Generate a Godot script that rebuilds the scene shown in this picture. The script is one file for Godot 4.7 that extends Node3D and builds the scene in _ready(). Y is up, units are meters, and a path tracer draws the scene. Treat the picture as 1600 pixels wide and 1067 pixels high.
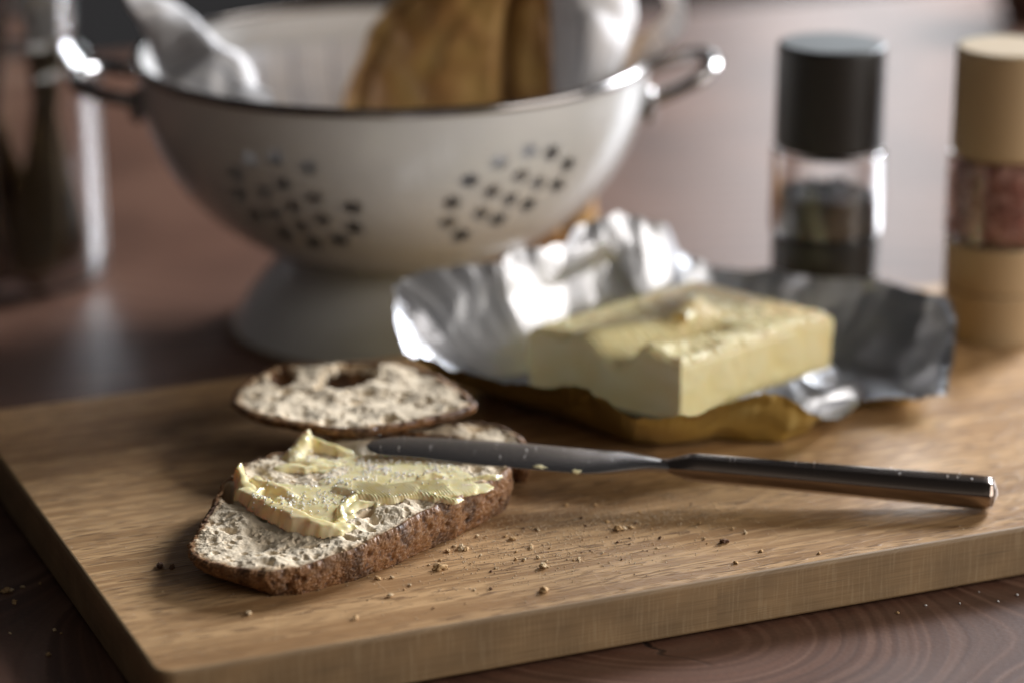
extends Node3D
# Metres, y up. The table top is y = 0, the board's top y = 0.02. The camera stands over the origin and looks along -z.
const BOARD_TOP := 0.02
var used := {}
var M := {}


# ---------------------------------------------------------------- naming
func numbered(called: String, parent: Node) -> String:
	var key := str(parent.get_instance_id()) + called
	if not used.has(key):
		used[key] = 0
		return called
	used[key] += 1
	return "%s_%03d" % [called, used[key]]


func tag(o: Node, label := "", category := "", group := "", kind := "") -> Node:
	if label: o.set_meta("label", label)
	if category: o.set_meta("category", category)
	if group: o.set_meta("group", group)
	if kind: o.set_meta("kind", kind)
	return o


func thing(called: String, label: String, category: String, at := Vector3.ZERO, group := "") -> Node3D:
	var o := Node3D.new()
	o.name = numbered(called, self)
	add_child(o, true)
	o.position = at
	tag(o, label, category, group)
	return o


func obj(called: String, mesh: Mesh, mat: Material, parent: Node = self, at := Vector3.ZERO) -> MeshInstance3D:
	var o := MeshInstance3D.new()
	o.name = numbered(called, parent)
	o.mesh = mesh
	if mat: o.material_override = mat
	parent.add_child(o, true)
	o.position = at
	return o


# ---------------------------------------------------------------- meshes
func lin(r: float, g: float, b: float) -> Color:
	return Color(r, g, b).linear_to_srgb()


func make_mesh(v: PackedVector3Array, ix: PackedInt32Array, smooth := true, col = null, uv = null) -> ArrayMesh:
	var a := []
	a.resize(Mesh.ARRAY_MAX)
	if smooth:
		var n := PackedVector3Array()
		n.resize(v.size())
		for t in range(0, ix.size(), 3):
			var i := ix[t]
			var j := ix[t + 1]
			var k := ix[t + 2]
			var c := (v[k] - v[i]).cross(v[j] - v[i])
			n[i] += c
			n[j] += c
			n[k] += c
		for i in n.size():
			n[i] = n[i].normalized()
		a[Mesh.ARRAY_VERTEX] = v
		a[Mesh.ARRAY_NORMAL] = n
		a[Mesh.ARRAY_INDEX] = ix
		if col != null: a[Mesh.ARRAY_COLOR] = col
		if uv != null: a[Mesh.ARRAY_TEX_UV] = uv
	else:
		var fv := PackedVector3Array()
		var fn := PackedVector3Array()
		var fc := PackedColorArray()
		var fu := PackedVector2Array()
		for t in range(0, ix.size(), 3):
			var c := (v[ix[t + 2]] - v[ix[t]]).cross(v[ix[t + 1]] - v[ix[t]]).normalized()
			for q in 3:
				fv.append(v[ix[t + q]])
				fn.append(c)
				if col != null: fc.append(col[ix[t + q]])
				if uv != null: fu.append(uv[ix[t + q]])
		a[Mesh.ARRAY_VERTEX] = fv
		a[Mesh.ARRAY_NORMAL] = fn
		if col != null: a[Mesh.ARRAY_COLOR] = fc
		if uv != null: a[Mesh.ARRAY_TEX_UV] = fu
	var m := ArrayMesh.new()
	m.add_surface_from_arrays(Mesh.PRIMITIVE_TRIANGLES, a)
	return m


# indices of a grid of rows x cols vertices; wrap joins the last column to the first
func grid(rows: int, cols: int, wrap: bool, flip: bool, keep = null) -> PackedInt32Array:
	var ix := PackedInt32Array()
	var last := cols if wrap else cols - 1
	for r in rows - 1:
		for c in last:
			var p := r * cols + c
			var q := r * cols + (c + 1) % cols
			var s := p + cols
			var t := q + cols
			if keep != null and not (keep[p] and keep[q] and keep[s] and keep[t]):
				continue
			if flip:
				ix.append_array([p, s, q, q, s, t])
			else:
				ix.append_array([p, q, s, q, t, s])
	return ix


# a turned shape: profile points are (radius, height), listed so that the outside is met going up
func lathe(profile: Array, seg := 64) -> ArrayMesh:
	var v := PackedVector3Array()
	for p in profile:
		for k in seg:
			var a := TAU * k / seg
			v.append(Vector3(cos(a) * p[0], p[1], sin(a) * p[0]))
	return make_mesh(v, grid(profile.size(), seg, true, false))


# profile with its sharp corners rounded by a small radius
func rounded(profile: Array, r: float, steps := 4) -> Array:
	var out := []
	for i in profile.size():
		var p := Vector2(profile[i][0], profile[i][1])
		if i == 0 or i == profile.size() - 1:
			out.append([p.x, p.y])
			continue
		var a := Vector2(profile[i - 1][0], profile[i - 1][1])
		var b := Vector2(profile[i + 1][0], profile[i + 1][1])
		var ra := minf(r, a.distance_to(p) * 0.45)
		var rb := minf(r, b.distance_to(p) * 0.45)
		var s := p + (a - p).normalized() * ra
		var e := p + (b - p).normalized() * rb
		for k in steps + 1:
			var t := float(k) / steps
			var q := s.lerp(p, t).lerp(p.lerp(e, t), t)
			out.append([q.x, q.y])
	return out


func sweep(path: PackedVector3Array, radii: PackedFloat32Array, seg := 12) -> ArrayMesh:
	var v := PackedVector3Array()
	var n := path.size()
	var up := Vector3.UP
	for i in n:
		var d := (path[mini(i + 1, n - 1)] - path[maxi(i - 1, 0)]).normalized()
		var side := d.cross(up)
		if side.length() < 0.05: side = d.cross(Vector3.RIGHT)
		side = side.normalized()
		up = side.cross(d).normalized()
		for k in seg:
			var a := TAU * k / seg
			v.append(path[i] + (side * cos(a) + up * sin(a)) * radii[i])
	var ix := grid(n, seg, true, true)
	for e: int in [0, n - 1]:
		var c := v.size()
		v.append(path[e])
		for k in seg:
			var p: int = e * seg + k
			var q: int = e * seg + (k + 1) % seg
			ix.append_array([c, p, q] if e == 0 else [c, q, p])
	return make_mesh(v, ix)


func catmull(p: Array, n: int, closed := true) -> Array:
	var out := []
	var m := p.size()
	for k in n:
		var f := float(k) / n * m if closed else float(k) / (n - 1) * (m - 1)
		var i := int(floor(f))
		if not closed: i = mini(i, m - 2)
		var t := f - i
		var a; var b; var c; var d
		if closed:
			a = p[(i - 1 + m) % m]; b = p[i % m]; c = p[(i + 1) % m]; d = p[(i + 2) % m]
		else:
			a = p[maxi(i - 1, 0)]; b = p[i]; c = p[i + 1]; d = p[mini(i + 2, m - 1)]
		out.append(b.cubic_interpolate(c, a, d, t))
	return out


func noise(seed_: int, freq: float, kind := FastNoiseLite.TYPE_SIMPLEX_SMOOTH, octaves := 3) -> FastNoiseLite:
	var n := FastNoiseLite.new()
	n.seed = seed_
	n.noise_type = kind
	n.frequency = freq
	n.fractal_octaves = octaves
	n.fractal_type = FastNoiseLite.FRACTAL_FBM if octaves > 1 else FastNoiseLite.FRACTAL_NONE
	return n


func cells(seed_: int, freq: float, ret := FastNoiseLite.RETURN_DISTANCE) -> FastNoiseLite:
	var n := noise(seed_, freq, FastNoiseLite.TYPE_CELLULAR, 1)
	n.cellular_return_type = ret
	n.cellular_distance_function = FastNoiseLite.DISTANCE_EUCLIDEAN
	return n


# ---------------------------------------------------------------- textures
func grey(n: FastNoiseLite, w: int, h: int, sw: int, sh: int) -> PackedByteArray:
	var im := n.get_image(sw, sh, false, false, true)
	im.convert(Image.FORMAT_L8)
	if sw != w or sh != h: im.resize(w, h, Image.INTERPOLATE_CUBIC)
	return im.get_data()


func to_tex(w: int, h: int, bytes: PackedByteArray, fmt := Image.FORMAT_RGB8) -> ImageTexture:
	return ImageTexture.create_from_image(Image.create_from_data(w, h, false, fmt, bytes))


func put_rgb(b: PackedByteArray, i: int, c: Vector3) -> void:
	b[i * 3] = clampi(int(pow(maxf(c.x, 0.0), 0.4545) * 255.0), 0, 255)
	b[i * 3 + 1] = clampi(int(pow(maxf(c.y, 0.0), 0.4545) * 255.0), 0, 255)
	b[i * 3 + 2] = clampi(int(pow(maxf(c.z, 0.0), 0.4545) * 255.0), 0, 255)


func board_textures() -> Array:
	var w := 2048
	var h := 1024
	var broad := grey(noise(11, 0.012, FastNoiseLite.TYPE_SIMPLEX_SMOOTH, 3), w, h, 24, h)
	var mid := grey(noise(12, 0.05, FastNoiseLite.TYPE_SIMPLEX_SMOOTH, 2), w, h, 64, h)
	var fine := grey(noise(13, 0.22, FastNoiseLite.TYPE_SIMPLEX_SMOOTH, 2), w, h, 128, h)
	var pore := grey(noise(14, 0.16, FastNoiseLite.TYPE_SIMPLEX_SMOOTH, 2), w, h, 220, h)
	var patch := grey(noise(15, 0.02, FastNoiseLite.TYPE_SIMPLEX_SMOOTH, 4), w, h, 256, 128)
	var speck := grey(noise(16, 0.35, FastNoiseLite.TYPE_SIMPLEX_SMOOTH, 1), w, h, w, h)
	var b := PackedByteArray()
	b.resize(w * h * 3)
	var hb := PackedByteArray()
	hb.resize(w * h)
	var pale := Vector3(0.58, 0.36, 0.175)
	var tan_ := Vector3(0.345, 0.19, 0.08)
	var dark := Vector3(0.20, 0.105, 0.045)
	for i in w * h:
		var g := (broad[i] * 0.40 + mid[i] * 0.55 + fine[i] * 0.25) / 255.0 - 0.10
		var c := tan_.lerp(pale, clampf((g - 0.32) * 3.2, 0.0, 1.0))
		var p := clampf((pore[i] / 255.0 - 0.53) * 5.5, 0.0, 1.0) * clampf(mid[i] / 140.0 - 0.35, 0.0, 1.0)
		c = c.lerp(dark, minf(1.0, p * 0.95))
		c *= 0.86 + 0.28 * patch[i] / 255.0
		if speck[i] > 232 and patch[i] > 120: c = c.lerp(Vector3(0.62, 0.48, 0.33), 0.35)
		put_rgb(b, i, c)
		hb[i] = clampi(int(150.0 - p * 120.0 + (fine[i] - 128) * 0.22 + (mid[i] - 128) * 0.2), 0, 255)
	# cuts left by knives: short pale scratches in crossing directions, pressed a little into the wood
	var rng := RandomNumberGenerator.new()
	rng.seed = 5
	for k in 420:
		var x := rng.randf() * w
		var y := rng.randf() * h
		if k % 3 == 0:
			x = rng.randfn(w * 0.24, w * 0.06)
			y = rng.randfn(h * 0.45, h * 0.16)
		var a := rng.randf_range(-0.5, 0.5) + (PI / 2 if rng.randf() < 0.65 else 0.3)
		var l := rng.randi_range(20, 120)
		var amount := rng.randf_range(0.1, 0.4)
		for s in l:
			var px := int(x + cos(a) * s)
			var py := int(y + sin(a) * s)
			if px < 0 or py < 0 or px >= w or py >= h: continue
			var i := py * w + px
			b[i * 3] = int(lerpf(b[i * 3], 214, amount))
			b[i * 3 + 1] = int(lerpf(b[i * 3 + 1], 186, amount))
			b[i * 3 + 2] = int(lerpf(b[i * 3 + 2], 150, amount))
			hb[i] = maxi(0, hb[i] - int(90 * amount))
	return [to_tex(w, h, b), to_tex(w, h, hb, Image.FORMAT_L8)]


func board_side_texture() -> ImageTexture:
	var w := 1024
	var h := 128
	var lines := grey(noise(21, 0.18, FastNoiseLite.TYPE_SIMPLEX_SMOOTH, 2), w, h, 24, h)
	var saw := grey(noise(22, 0.16, FastNoiseLite.TYPE_SIMPLEX_SMOOTH, 2), w, h, w, 5)
	var patch := grey(noise(23, 0.05, FastNoiseLite.TYPE_SIMPLEX_SMOOTH, 3), w, h, 128, 16)
	var b := PackedByteArray()
	b.resize(w * h * 3)
	for i in w * h:
		var c := Vector3(0.24, 0.145, 0.062).lerp(Vector3(0.34, 0.22, 0.105), lines[i] / 255.0)
		c *= 0.8 + 0.35 * patch[i] / 255.0
		c = c.lerp(Vector3(0.55, 0.42, 0.25), clampf((saw[i] / 255.0 - 0.55) * 2.2, 0, 1) * 0.28)
		c = c.lerp(Vector3(0.12, 0.07, 0.03), clampf((lines[i] / 255.0 - 0.68) * 4.0, 0, 1) * 0.5)
		put_rgb(b, i, c)
	return to_tex(w, h, b)


# table wood: rings of a slab cut across a limb, round a centre near the board's front edge; 0.90 m to the texture
func table_textures() -> Array:
	var w := 1408
	var warp := grey(noise(31, 0.006, FastNoiseLite.TYPE_SIMPLEX_SMOOTH, 3), w, w, 512, 512)
	var blot := grey(noise(32, 0.010, FastNoiseLite.TYPE_SIMPLEX_SMOOTH, 4), w, w, 512, 512)
	var fine := grey(noise(33, 0.3, FastNoiseLite.TYPE_SIMPLEX_SMOOTH, 2), w, w, w, w)
	var band := grey(noise(34, 0.045, FastNoiseLite.TYPE_SIMPLEX_SMOOTH, 2), w, w, w, 1)
	var crack := grey(noise(35, 0.02, FastNoiseLite.TYPE_SIMPLEX_SMOOTH, 3), w, w, w, 1)
	var b := PackedByteArray()
	b.resize(w * w * 3)
	var hb := PackedByteArray()
	hb.resize(w * w)
	for y in w:
		for x in w:
			var i := y * w + x
			var dx := (x - 730) / 1564.0
			var dy := (y - 560) / 1564.0
			var d := sqrt(dx * dx * 0.55 + dy * dy * 1.25) + (warp[i] - 128) * 0.00016
			var ring := band[clampi(int(d * 5200.0), 0, w - 1)] / 255.0
			var late := pow(absf(sin(d * 150.0 + ring * 3.0)), 5.0) * clampf((warp[i] + blot[i]) / 150.0 - 0.9, 0.15, 1.3)
			var c := Vector3(0.085, 0.036, 0.021).lerp(Vector3(0.140, 0.062, 0.036), ring)
			c = c.lerp(Vector3(0.24, 0.135, 0.09), late * 0.7 * ring)
			c *= 0.72 + 0.5 * blot[i] / 255.0
			c *= 0.84 + 0.32 * fine[i] / 255.0
			var k := absf(dx - 0.004 - dy * 0.25 + (crack[y] - 128) * 0.00022)
			var split := (1.0 - smoothstep(0.0006, 0.0016, k)) * smoothstep(-0.045, -0.03, dy) * (1.0 - smoothstep(0.0, 0.03, dy))
			c = c.lerp(Vector3(0.025, 0.014, 0.01), split)
			put_rgb(b, i, c)
			hb[i] = clampi(int(170 - split * 150 - late * 14 + (fine[i] - 128) * 0.08), 0, 255)
	return [to_tex(w, w, b), to_tex(w, w, hb, Image.FORMAT_L8)]


func mat(color: Color, rough: float, metal := 0.0) -> StandardMaterial3D:
	var m := StandardMaterial3D.new()
	m.albedo_color = color
	m.roughness = rough
	m.metallic = metal
	return m


func vmat(rough: float, metal := 0.0) -> StandardMaterial3D:
	var m := mat(Color.WHITE, rough, metal)
	m.vertex_color_use_as_albedo = true
	return m


# ---------------------------------------------------------------- bread
func plan(flat: Array) -> Array:
	var out := []
	for i in range(0, flat.size(), 2):
		out.append(Vector2(flat[i], flat[i + 1]))
	return out


# One slice: an outline in plan, its thickness, a rough crumb with pores and a bumpy crust band. Returns the height field of its top for what lies on it.
func bread_slice(root: Node3D, outline: Array, thick: float, sd: int, rings: int, around: int, pits: Array, inset: Callable, thin = null) -> void:
	var pts := catmull(outline, around)
	var c := Vector2.ZERO
	for p in pts: c += p
	c /= around
	var wob := noise(sd, 70.0, FastNoiseLite.TYPE_SIMPLEX_SMOOTH, 2)
	for k in around:
		var p: Vector2 = pts[k]
		pts[k] = p + (p - c).normalized() * wob.get_noise_2d(p.x, p.y) * 0.0014
	var low := noise(sd + 1, 45.0, FastNoiseLite.TYPE_SIMPLEX_SMOOTH, 2)
	var fib := noise(sd + 2, 260.0, FastNoiseLite.TYPE_SIMPLEX_SMOOTH, 2)
	var fin := noise(sd + 3, 1300.0, FastNoiseLite.TYPE_SIMPLEX_SMOOTH, 2)
	var pore := cells(sd + 4, 120.0)
	var porev := cells(sd + 4, 120.0, FastNoiseLite.RETURN_CELL_VALUE)
	var pore2 := cells(sd + 5, 290.0)
	var pore2v := cells(sd + 5, 290.0, FastNoiseLite.RETURN_CELL_VALUE)
	var big := noise(sd + 6, 60.0, FastNoiseLite.TYPE_SIMPLEX_SMOOTH, 2)
	var v := PackedVector3Array()
	var col := PackedColorArray()
	var white := Color(0.85, 0.72, 0.53)
	var keep := PackedByteArray()
	var tan_ := Color(0.52, 0.34, 0.18)
	var edge := Color(0.24, 0.105, 0.036)
	for r in rings + 1:
		var s := pow(float(r) / rings, 0.8)
		for k in around:
			var e: Vector2 = pts[k] - c
			var q: Vector2 = c + e * s
			var d := (1.0 - s) * e.length()
			var l := low.get_noise_2d(q.x, q.y)
			var f := fib.get_noise_2d(q.x, q.y)
			var th := thick - (thin.call(q) as float if thin != null else 0.0)
			var h := th + l * 0.0016 + f * (0.00036 if pits.size() < 4 else 0.00020) + fin.get_noise_2d(q.x, q.y) * 0.00013
			var w := Vector2(q.x + f * 0.0012, q.y + l * 0.002)
			var a := pore.get_noise_2d(w.x, w.y) + 1.0
			var b := pore2.get_noise_2d(w.x, w.y) + 1.0
			var g := smoothstep(-0.15, 0.35, big.get_noise_2d(q.x, q.y))
			# open holes of mixed sizes: some cells of the crumb are bubbles
			var av := porev.get_noise_2d(w.x, w.y)
			var bv := pore2v.get_noise_2d(w.x, w.y)
			if av > -0.1: h -= (1.0 - smoothstep(0.10, 0.22 + 0.36 * av, a)) * (0.0012 + 0.0016 * av) * (0.4 + 0.6 * g)
			if bv > 0.2: h -= (1.0 - smoothstep(0.10, 0.25 + 0.3 * bv, b)) * 0.0008
			var cut := false
			for p in pits:
				var o: Vector2 = (q - p[0]).rotated(p[3])
				var z := Vector2(o.x / p[1], o.y / p[2]).length() + f * 0.25
				if p.size() < 5 and z < 0.9: cut = true
				h = lerpf(minf(h, 0.002 if p.size() < 5 else th - p[4]), h, smoothstep(0.75, 1.1, z))
			var rim := smoothstep(0.0, 0.003, d)
			h = lerpf(th - 0.0006 + f * 0.0005, h, rim)
			v.append(Vector3(q.x, maxf(h, 0.001), q.y))
			keep.append(0 if cut else 1)
			var t := clampf(0.35 + f * 0.15 + low.get_noise_2d(q.x * 3.0, q.y * 3.0) * 0.5, 0.0, 1.0)
			var cc := white.lerp(tan_, t * 0.3)
			cc = cc.lerp(tan_, 1.0 - smoothstep(0.001, 0.006, d + f * 0.002))
			cc = cc.lerp(edge, 1.0 - smoothstep(0.0003, 0.0022, d + f * 0.0012))
			col.append(cc)
	obj("crumb", make_mesh(v, grid(rings + 1, around, true, false, keep), true, col), M.crumb, root)
	# crust band: from just inside the top edge, over the lip, down the side and under
	var rows := 50 if around > 800 else 30
	v = PackedVector3Array()
	col = PackedColorArray()
	var bump1 := noise(sd + 7, 240.0, FastNoiseLite.TYPE_SIMPLEX_SMOOTH, 3)
	var bump2 := cells(sd + 8, 520.0)
	var grit := noise(sd + 9, 1500.0, FastNoiseLite.TYPE_SIMPLEX_SMOOTH, 2)
	var hole := cells(sd + 10, 150.0)
	var tone := noise(sd + 11, 75.0, FastNoiseLite.TYPE_SIMPLEX_SMOOTH, 3)
	for r in rows + 1:
		var t := float(r) / rows
		for k in around:
			var p: Vector2 = pts[k]
			var nrm: Vector2 = (pts[(k + 1) % around] - pts[(k - 1 + around) % around]).normalized()
			nrm = Vector2(nrm.y, -nrm.x)
			if nrm.dot(p - c) < 0.0: nrm = -nrm
			var ins: float = inset.call(p)
			var th := thick - (thin.call(p) as float if thin != null else 0.0)
			var y := th * (1.0 - t)
			var off := 0.0007 * sin(PI * t) - ins * t * t
			if t < 0.06:
				off = -0.0018 + t / 0.06 * 0.0018
				y = th + 0.0001
			var q3 := Vector3(p.x, y * 1.0, p.y)
			var n1 := bump1.get_noise_3dv(q3)
			var n2 := bump2.get_noise_3dv(q3) + 1.0
			var n3 := grit.get_noise_3dv(q3)
			var hl := 1.0 - smoothstep(0.05, 0.24, hole.get_noise_3dv(q3) + 1.0)
			off += n1 * 0.0006 + (0.45 - n2) * 0.0006 + n3 * 0.00055 - hl * 0.0016
			var o := p + nrm * off
			v.append(Vector3(o.x, maxf(y + n1 * 0.0003 + (0.00015 if t < 0.3 else 0.0), 0.0), o.y))
			var tn := tone.get_noise_3dv(q3 * Vector3(1, 0.6, 1))
			var cc := Color(0.235, 0.100, 0.036).lerp(Color(0.34, 0.175, 0.072), clampf(0.5 + n1 * 0.9 - t * 0.2, 0, 1))
			cc = cc.lerp(Color(0.060, 0.027, 0.014), clampf(smoothstep(-0.2, 0.4, tn) * 0.85, 0, 0.95))
			cc = cc.lerp(Color(0.50, 0.31, 0.17), smoothstep(0.18, 0.5, n3) * 0.6)
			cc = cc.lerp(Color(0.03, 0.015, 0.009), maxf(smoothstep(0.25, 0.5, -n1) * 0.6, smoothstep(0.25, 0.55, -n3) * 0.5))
			col.append(cc)
	var n0 := v.size()
	var ix := grid(rows + 1, around, true, false)
	v.append(Vector3(c.x, 0.0006, c.y))
	col.append(Color(0.2, 0.09, 0.035))
	for k in around:
		ix.append_array([n0, n0 - around + k, n0 - around + (k + 1) % around])
	obj("crust", make_mesh(v, ix, true, col), M.crust, root)


# how much thinner the front slice was cut towards its front left corner; p is measured from the slice's own origin
func slice_thins(p: Vector2) -> float:
	return 0.0056 * smoothstep(-0.01, 0.065, -p.x * 0.5 + p.y * 0.86)


# ---------------------------------------------------------------- butter on the slice
# strokes: [points..., half width, height, sharpness]; the spread is the highest of them, over the slice's own top
func stroke_height(q: Vector2, s: Dictionary) -> float:
	var best := 0.0
	var p: Array = s.p
	for i in p.size() - 1:
		var a: Vector3 = p[i]
		var b: Vector3 = p[i + 1]
		var ab := Vector2(b.x - a.x, b.y - a.y)
		var t := clampf((q - Vector2(a.x, a.y)).dot(ab) / maxf(ab.length_squared(), 1e-9), 0.0, 1.0)
		var d := (q - Vector2(a.x, a.y) - ab * t).length()
		var w: float = lerpf(s.w[i], s.w[i + 1], t)
		var z := d / w
		if z < 1.0:
			best = maxf(best, lerpf(a.z, b.z, t) * pow(1.0 - pow(z, s.k), 0.8))
	return best


func butter_spread(root: Node3D, origin: Vector3, base: float) -> Array:
	# points are x, z, height above the crumb, in millimetres from the scene's x and z
	var S := []
	var add := func(pts: Array, w: Array, k: float, c := false):
		var q := []
		for i in range(0, pts.size(), 3): q.append(Vector3(pts[i], pts[i + 1], pts[i + 2] * 0.84) * 0.001)
		var ww := []
		for x in w: ww.append(x * 0.001)
		S.append({"p": q, "w": ww, "k": k, "c": c})
	# the thick rolled ridge along the front
	add.call([-97.5, -952.5, 6.6, -95.5, -942, 4.8, -91, -932.5, 3.8], [2.2, 3.6, 4.2], 2.6)
	add.call([-94, -933.5, 5.0, -86.6, -924.0, 5.8, -77.8, -914, 6.6, -69.6, -907, 6.2, -61.6, -904, 4.8, -54, -907, 2.2], [3.8, 4.2, 4.6, 4.3, 3.5, 2.0], 3.2)
	add.call([-91, -931, 3.4, -89, -936.5, 3.9, -88.0, -939, 2.8], [1.8, 1.6, 1.2], 2.4)
	# inner lumps
	add.call([-92, -947.0, 3.4, -86, -941, 3.8, -80, -935.5, 3.9, -76, -929, 3.2], [2.2, 3.0, 2.6, 1.8], 2.4)
	add.call([-82, -929, 3.0, -79.5, -926, 2.6], [2.5, 1.8], 2.2)
	# smooth pool in the middle
	add.call([-84, -941, 1.3, -72, -932, 1.7, -64, -927, 1.8, -56, -930, 1.7], [6, 11, 13, 9], 6.0)
	add.call([-74, -925, 1.6, -66, -917, 1.8, -60, -916, 1.7], [9, 9, 6], 6.0)
	# curl at the right end of the pool
	add.call([-59.6, -909, 3.0, -59.3, -916, 3.7, -57.6, -924.5, 4.4, -53.6, -929.8, 3.8, -49.2, -927.6, 3.2, -47, -923.5, 1.8], [1.5, 1.5, 1.9, 2.2, 2.0, 1.4], 2.2)
	add.call([-57.5, -918, 2.4, -53, -924, 3.1, -50, -925, 2.2], [2.6, 3.0, 1.8], 2.6)
	# the broad combed stroke to the right
	add.call([-56, -938, 3.6, -46, -932, 3.6, -38, -934.5, 3.3, -29, -938, 2.7, -20, -940, 1.6, -13, -941, 0.9], [7.0, 7.4, 7.2, 8.2, 9.0, 6.5], 9.0, true)
	add.call([-31, -931.5, 2.6, -26, -927.5, 2.8, -20, -927, 2.2, -17.6, -928.5, 1.2], [2.0, 2.4, 1.9, 1.2], 2.4)
	# back lump with its torn peak
	add.call([-80.5, -969, 3.6, -77.5, -975, 6.6, -75.8, -980, 9.2, -75.2, -982, 9.4], [3.6, 4.2, 3.2, 1.6], 1.9)
	add.call([-76, -980, 7.6, -70, -979, 5.4, -64, -976, 4.2, -60, -975, 2.8], [2.6, 3.4, 3.6, 2.4], 2.1)
	add.call([-84.5, -957, 2.6, -80, -959, 3.2, -74, -957.5, 2.6, -68, -960.5, 2.2], [2.6, 3.6, 2.6, 2.0], 2.4)
	add.call([-79, -966, 2.6, -72, -965, 2.4, -66, -963, 1.6], [4, 5.5, 4], 4.0)
	# thin grainy layer behind
	add.call([-66, -962, 1.1, -52, -964, 1.4, -38, -962, 1.4, -27, -957, 1.3, -20, -951, 1.0], [8, 11, 12, 10, 6], 8.0)
	add.call([-62, -946, 1.5, -48, -947, 1.6, -36, -947.5, 1.4], [8, 9, 7], 6.0)
	add.call([-33, -947.8, 2.6, -28, -950.2, 3.2, -24.5, -951.2, 2.0], [1.3, 1.9, 1.2], 2.2)
	add.call([-15, -947.5, 1.8, -9, -949.5, 2.8, -4, -951.0, 1.6], [2.0, 2.6, 1.4], 2.3)
	var x0 := -0.103
	var x1 := 0.0
	var z0 := -0.988
	var z1 := -0.898
	var step := 0.00027
	var nx := int((x1 - x0) / step)
	var nz := int((z1 - z0) / step)
	var warp := noise(71, 110.0, FastNoiseLite.TYPE_SIMPLEX_SMOOTH, 2)
	var drag := noise(72, 330.0, FastNoiseLite.TYPE_SIMPLEX_SMOOTH, 3)
	var tear := noise(73, 900.0, FastNoiseLite.TYPE_SIMPLEX_SMOOTH, 2)
	var boxes := []
	for s in S:
		var r := Rect2(s.p[0].x, s.p[0].y, 0, 0)
		for p in s.p: r = r.expand(Vector2(p.x, p.y))
		boxes.append(r.grow(s.w.max() + 0.002))
	var v := PackedVector3Array()
	var keep := PackedByteArray()
	var col := PackedColorArray()
	var hts := PackedFloat32Array()
	var tops := PackedFloat32Array()
	for j in nz:
		for i in nx:
			var q := Vector2(x0 + i * step, z0 + j * step)
			var wq := q + Vector2(warp.get_noise_2d(q.x, q.y), warp.get_noise_2d(q.y + 3.0, q.x)) * 0.0014
			var h := 0.0
			var comb := 0.0
			for n in S.size():
				if not boxes[n].has_point(wq): continue
				var x := stroke_height(wq, S[n])
				if x > h:
					comb = 1.0 if S[n].c else 0.0
				# a soft maximum, so that strokes melt into one another
				var m := maxf(h, x)
				var dlt := absf(h - x)
				h = m + (0.0004 * pow(maxf(0.0, 1.0 - dlt / 0.0012), 2.0) if minf(h, x) > 0.0 else 0.0)
			hts.append(h)
			keep.append(1 if h > 0.0 else 0)
	for pass_ in 2:
		var was := hts.duplicate()
		for j in range(1, nz - 1):
			for i in range(1, nx - 1):
				var n := j * nx + i
				if was[n] > 0.0 or was[n - 1] > 0.0 or was[n + 1] > 0.0 or was[n - nx] > 0.0 or was[n + nx] > 0.0:
					hts[n] = was[n] * 0.4 + (was[n - 1] + was[n + 1] + was[n - nx] + was[n + nx]) * 0.15
	for j in nz:
		for i in nx:
			var q := Vector2(x0 + i * step, z0 + j * step)
			var h := hts[j * nx + i]
			var y := base - slice_thins(q - Vector2(origin.x, origin.z))
			# grooves the knife drew through the butter, and a fine tremble
			var wide := smoothstep(0.0006, 0.002, h)
			h += drag.get_noise_2d(q.x * 0.3 + q.y * 0.2, q.y * 0.5) * 0.00012 * wide
			if q.x > -0.060 and q.x < -0.008 and q.y > -0.947 and q.y < -0.925:
				h += sin((q.x * 0.86 - q.y * 0.50) * TAU / 0.00105 + warp.get_noise_2d(q.x, q.y) * 1.5) * 0.00020 * wide * smoothstep(-0.060, -0.052, q.x)
			hts[j * nx + i] = h
			v.append(Vector3(q.x - origin.x, y + h - 0.0005, q.y - origin.z))
			tops.append(y)
			var t := clampf(0.5 + drag.get_noise_2d(q.x * 0.5, q.y * 0.5), 0, 1)
			col.append(Color(0.87, 0.72, 0.34).lerp(Color(0.90, 0.79, 0.49), t))
			keep[j * nx + i] = 1 if h > 0.0002 else 0
	var o := obj("butter_spread", make_mesh(v, grid(nz, nx, false, false, keep), true, col), M.butter_soft, root)
	tag(o, "pale yellow butter spread in ridges and curls")
	# grains of salt on the spread, too many to count: one mesh of small crystals
	var rng := RandomNumberGenerator.new()
	rng.seed = 77
	var gv := PackedVector3Array()
	var gi := PackedInt32Array()
	var dens := noise(74, 70.0, FastNoiseLite.TYPE_SIMPLEX_SMOOTH, 2)
	var made := 0
	var spots := [[-0.045, -0.961, 0.019, 0.009], [-0.035, -0.955, 0.016, 0.009], [-0.069, -0.930, 0.011, 0.013], [-0.062, -0.948, 0.012, 0.008], [-0.083, -0.925, 0.01, 0.009], [-0.055, -0.940, 0.03, 0.02], [-0.071, -0.968, 0.008, 0.006]]
	for t in 12000:
		if made > 1100: break
		var sp: Array = spots[[0, 0, 1, 1, 2, 3, 3, 4, 5, 6][rng.randi() % 10]]
		var q := Vector2(rng.randfn(sp[0], sp[2] * 0.6), rng.randfn(sp[1], sp[3] * 0.6))
		var i := int((q.x - x0) / step)
		var j := int((q.y - z0) / step)
		if i < 0 or j < 0 or i >= nx or j >= nz or hts[j * nx + i] < 0.0003: continue
		if dens.get_noise_2d(q.x, q.y) < rng.randf_range(-0.5, 0.2): continue
		var size := 0.00022 + 0.00042 * pow(rng.randf(), 3.0)
		crystal(gv, gi, Vector3(q.x - origin.x, tops[j * nx + i] + hts[j * nx + i] - 0.0005 + size * 0.45, q.y - origin.z), size, rng)
		made += 1
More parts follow.
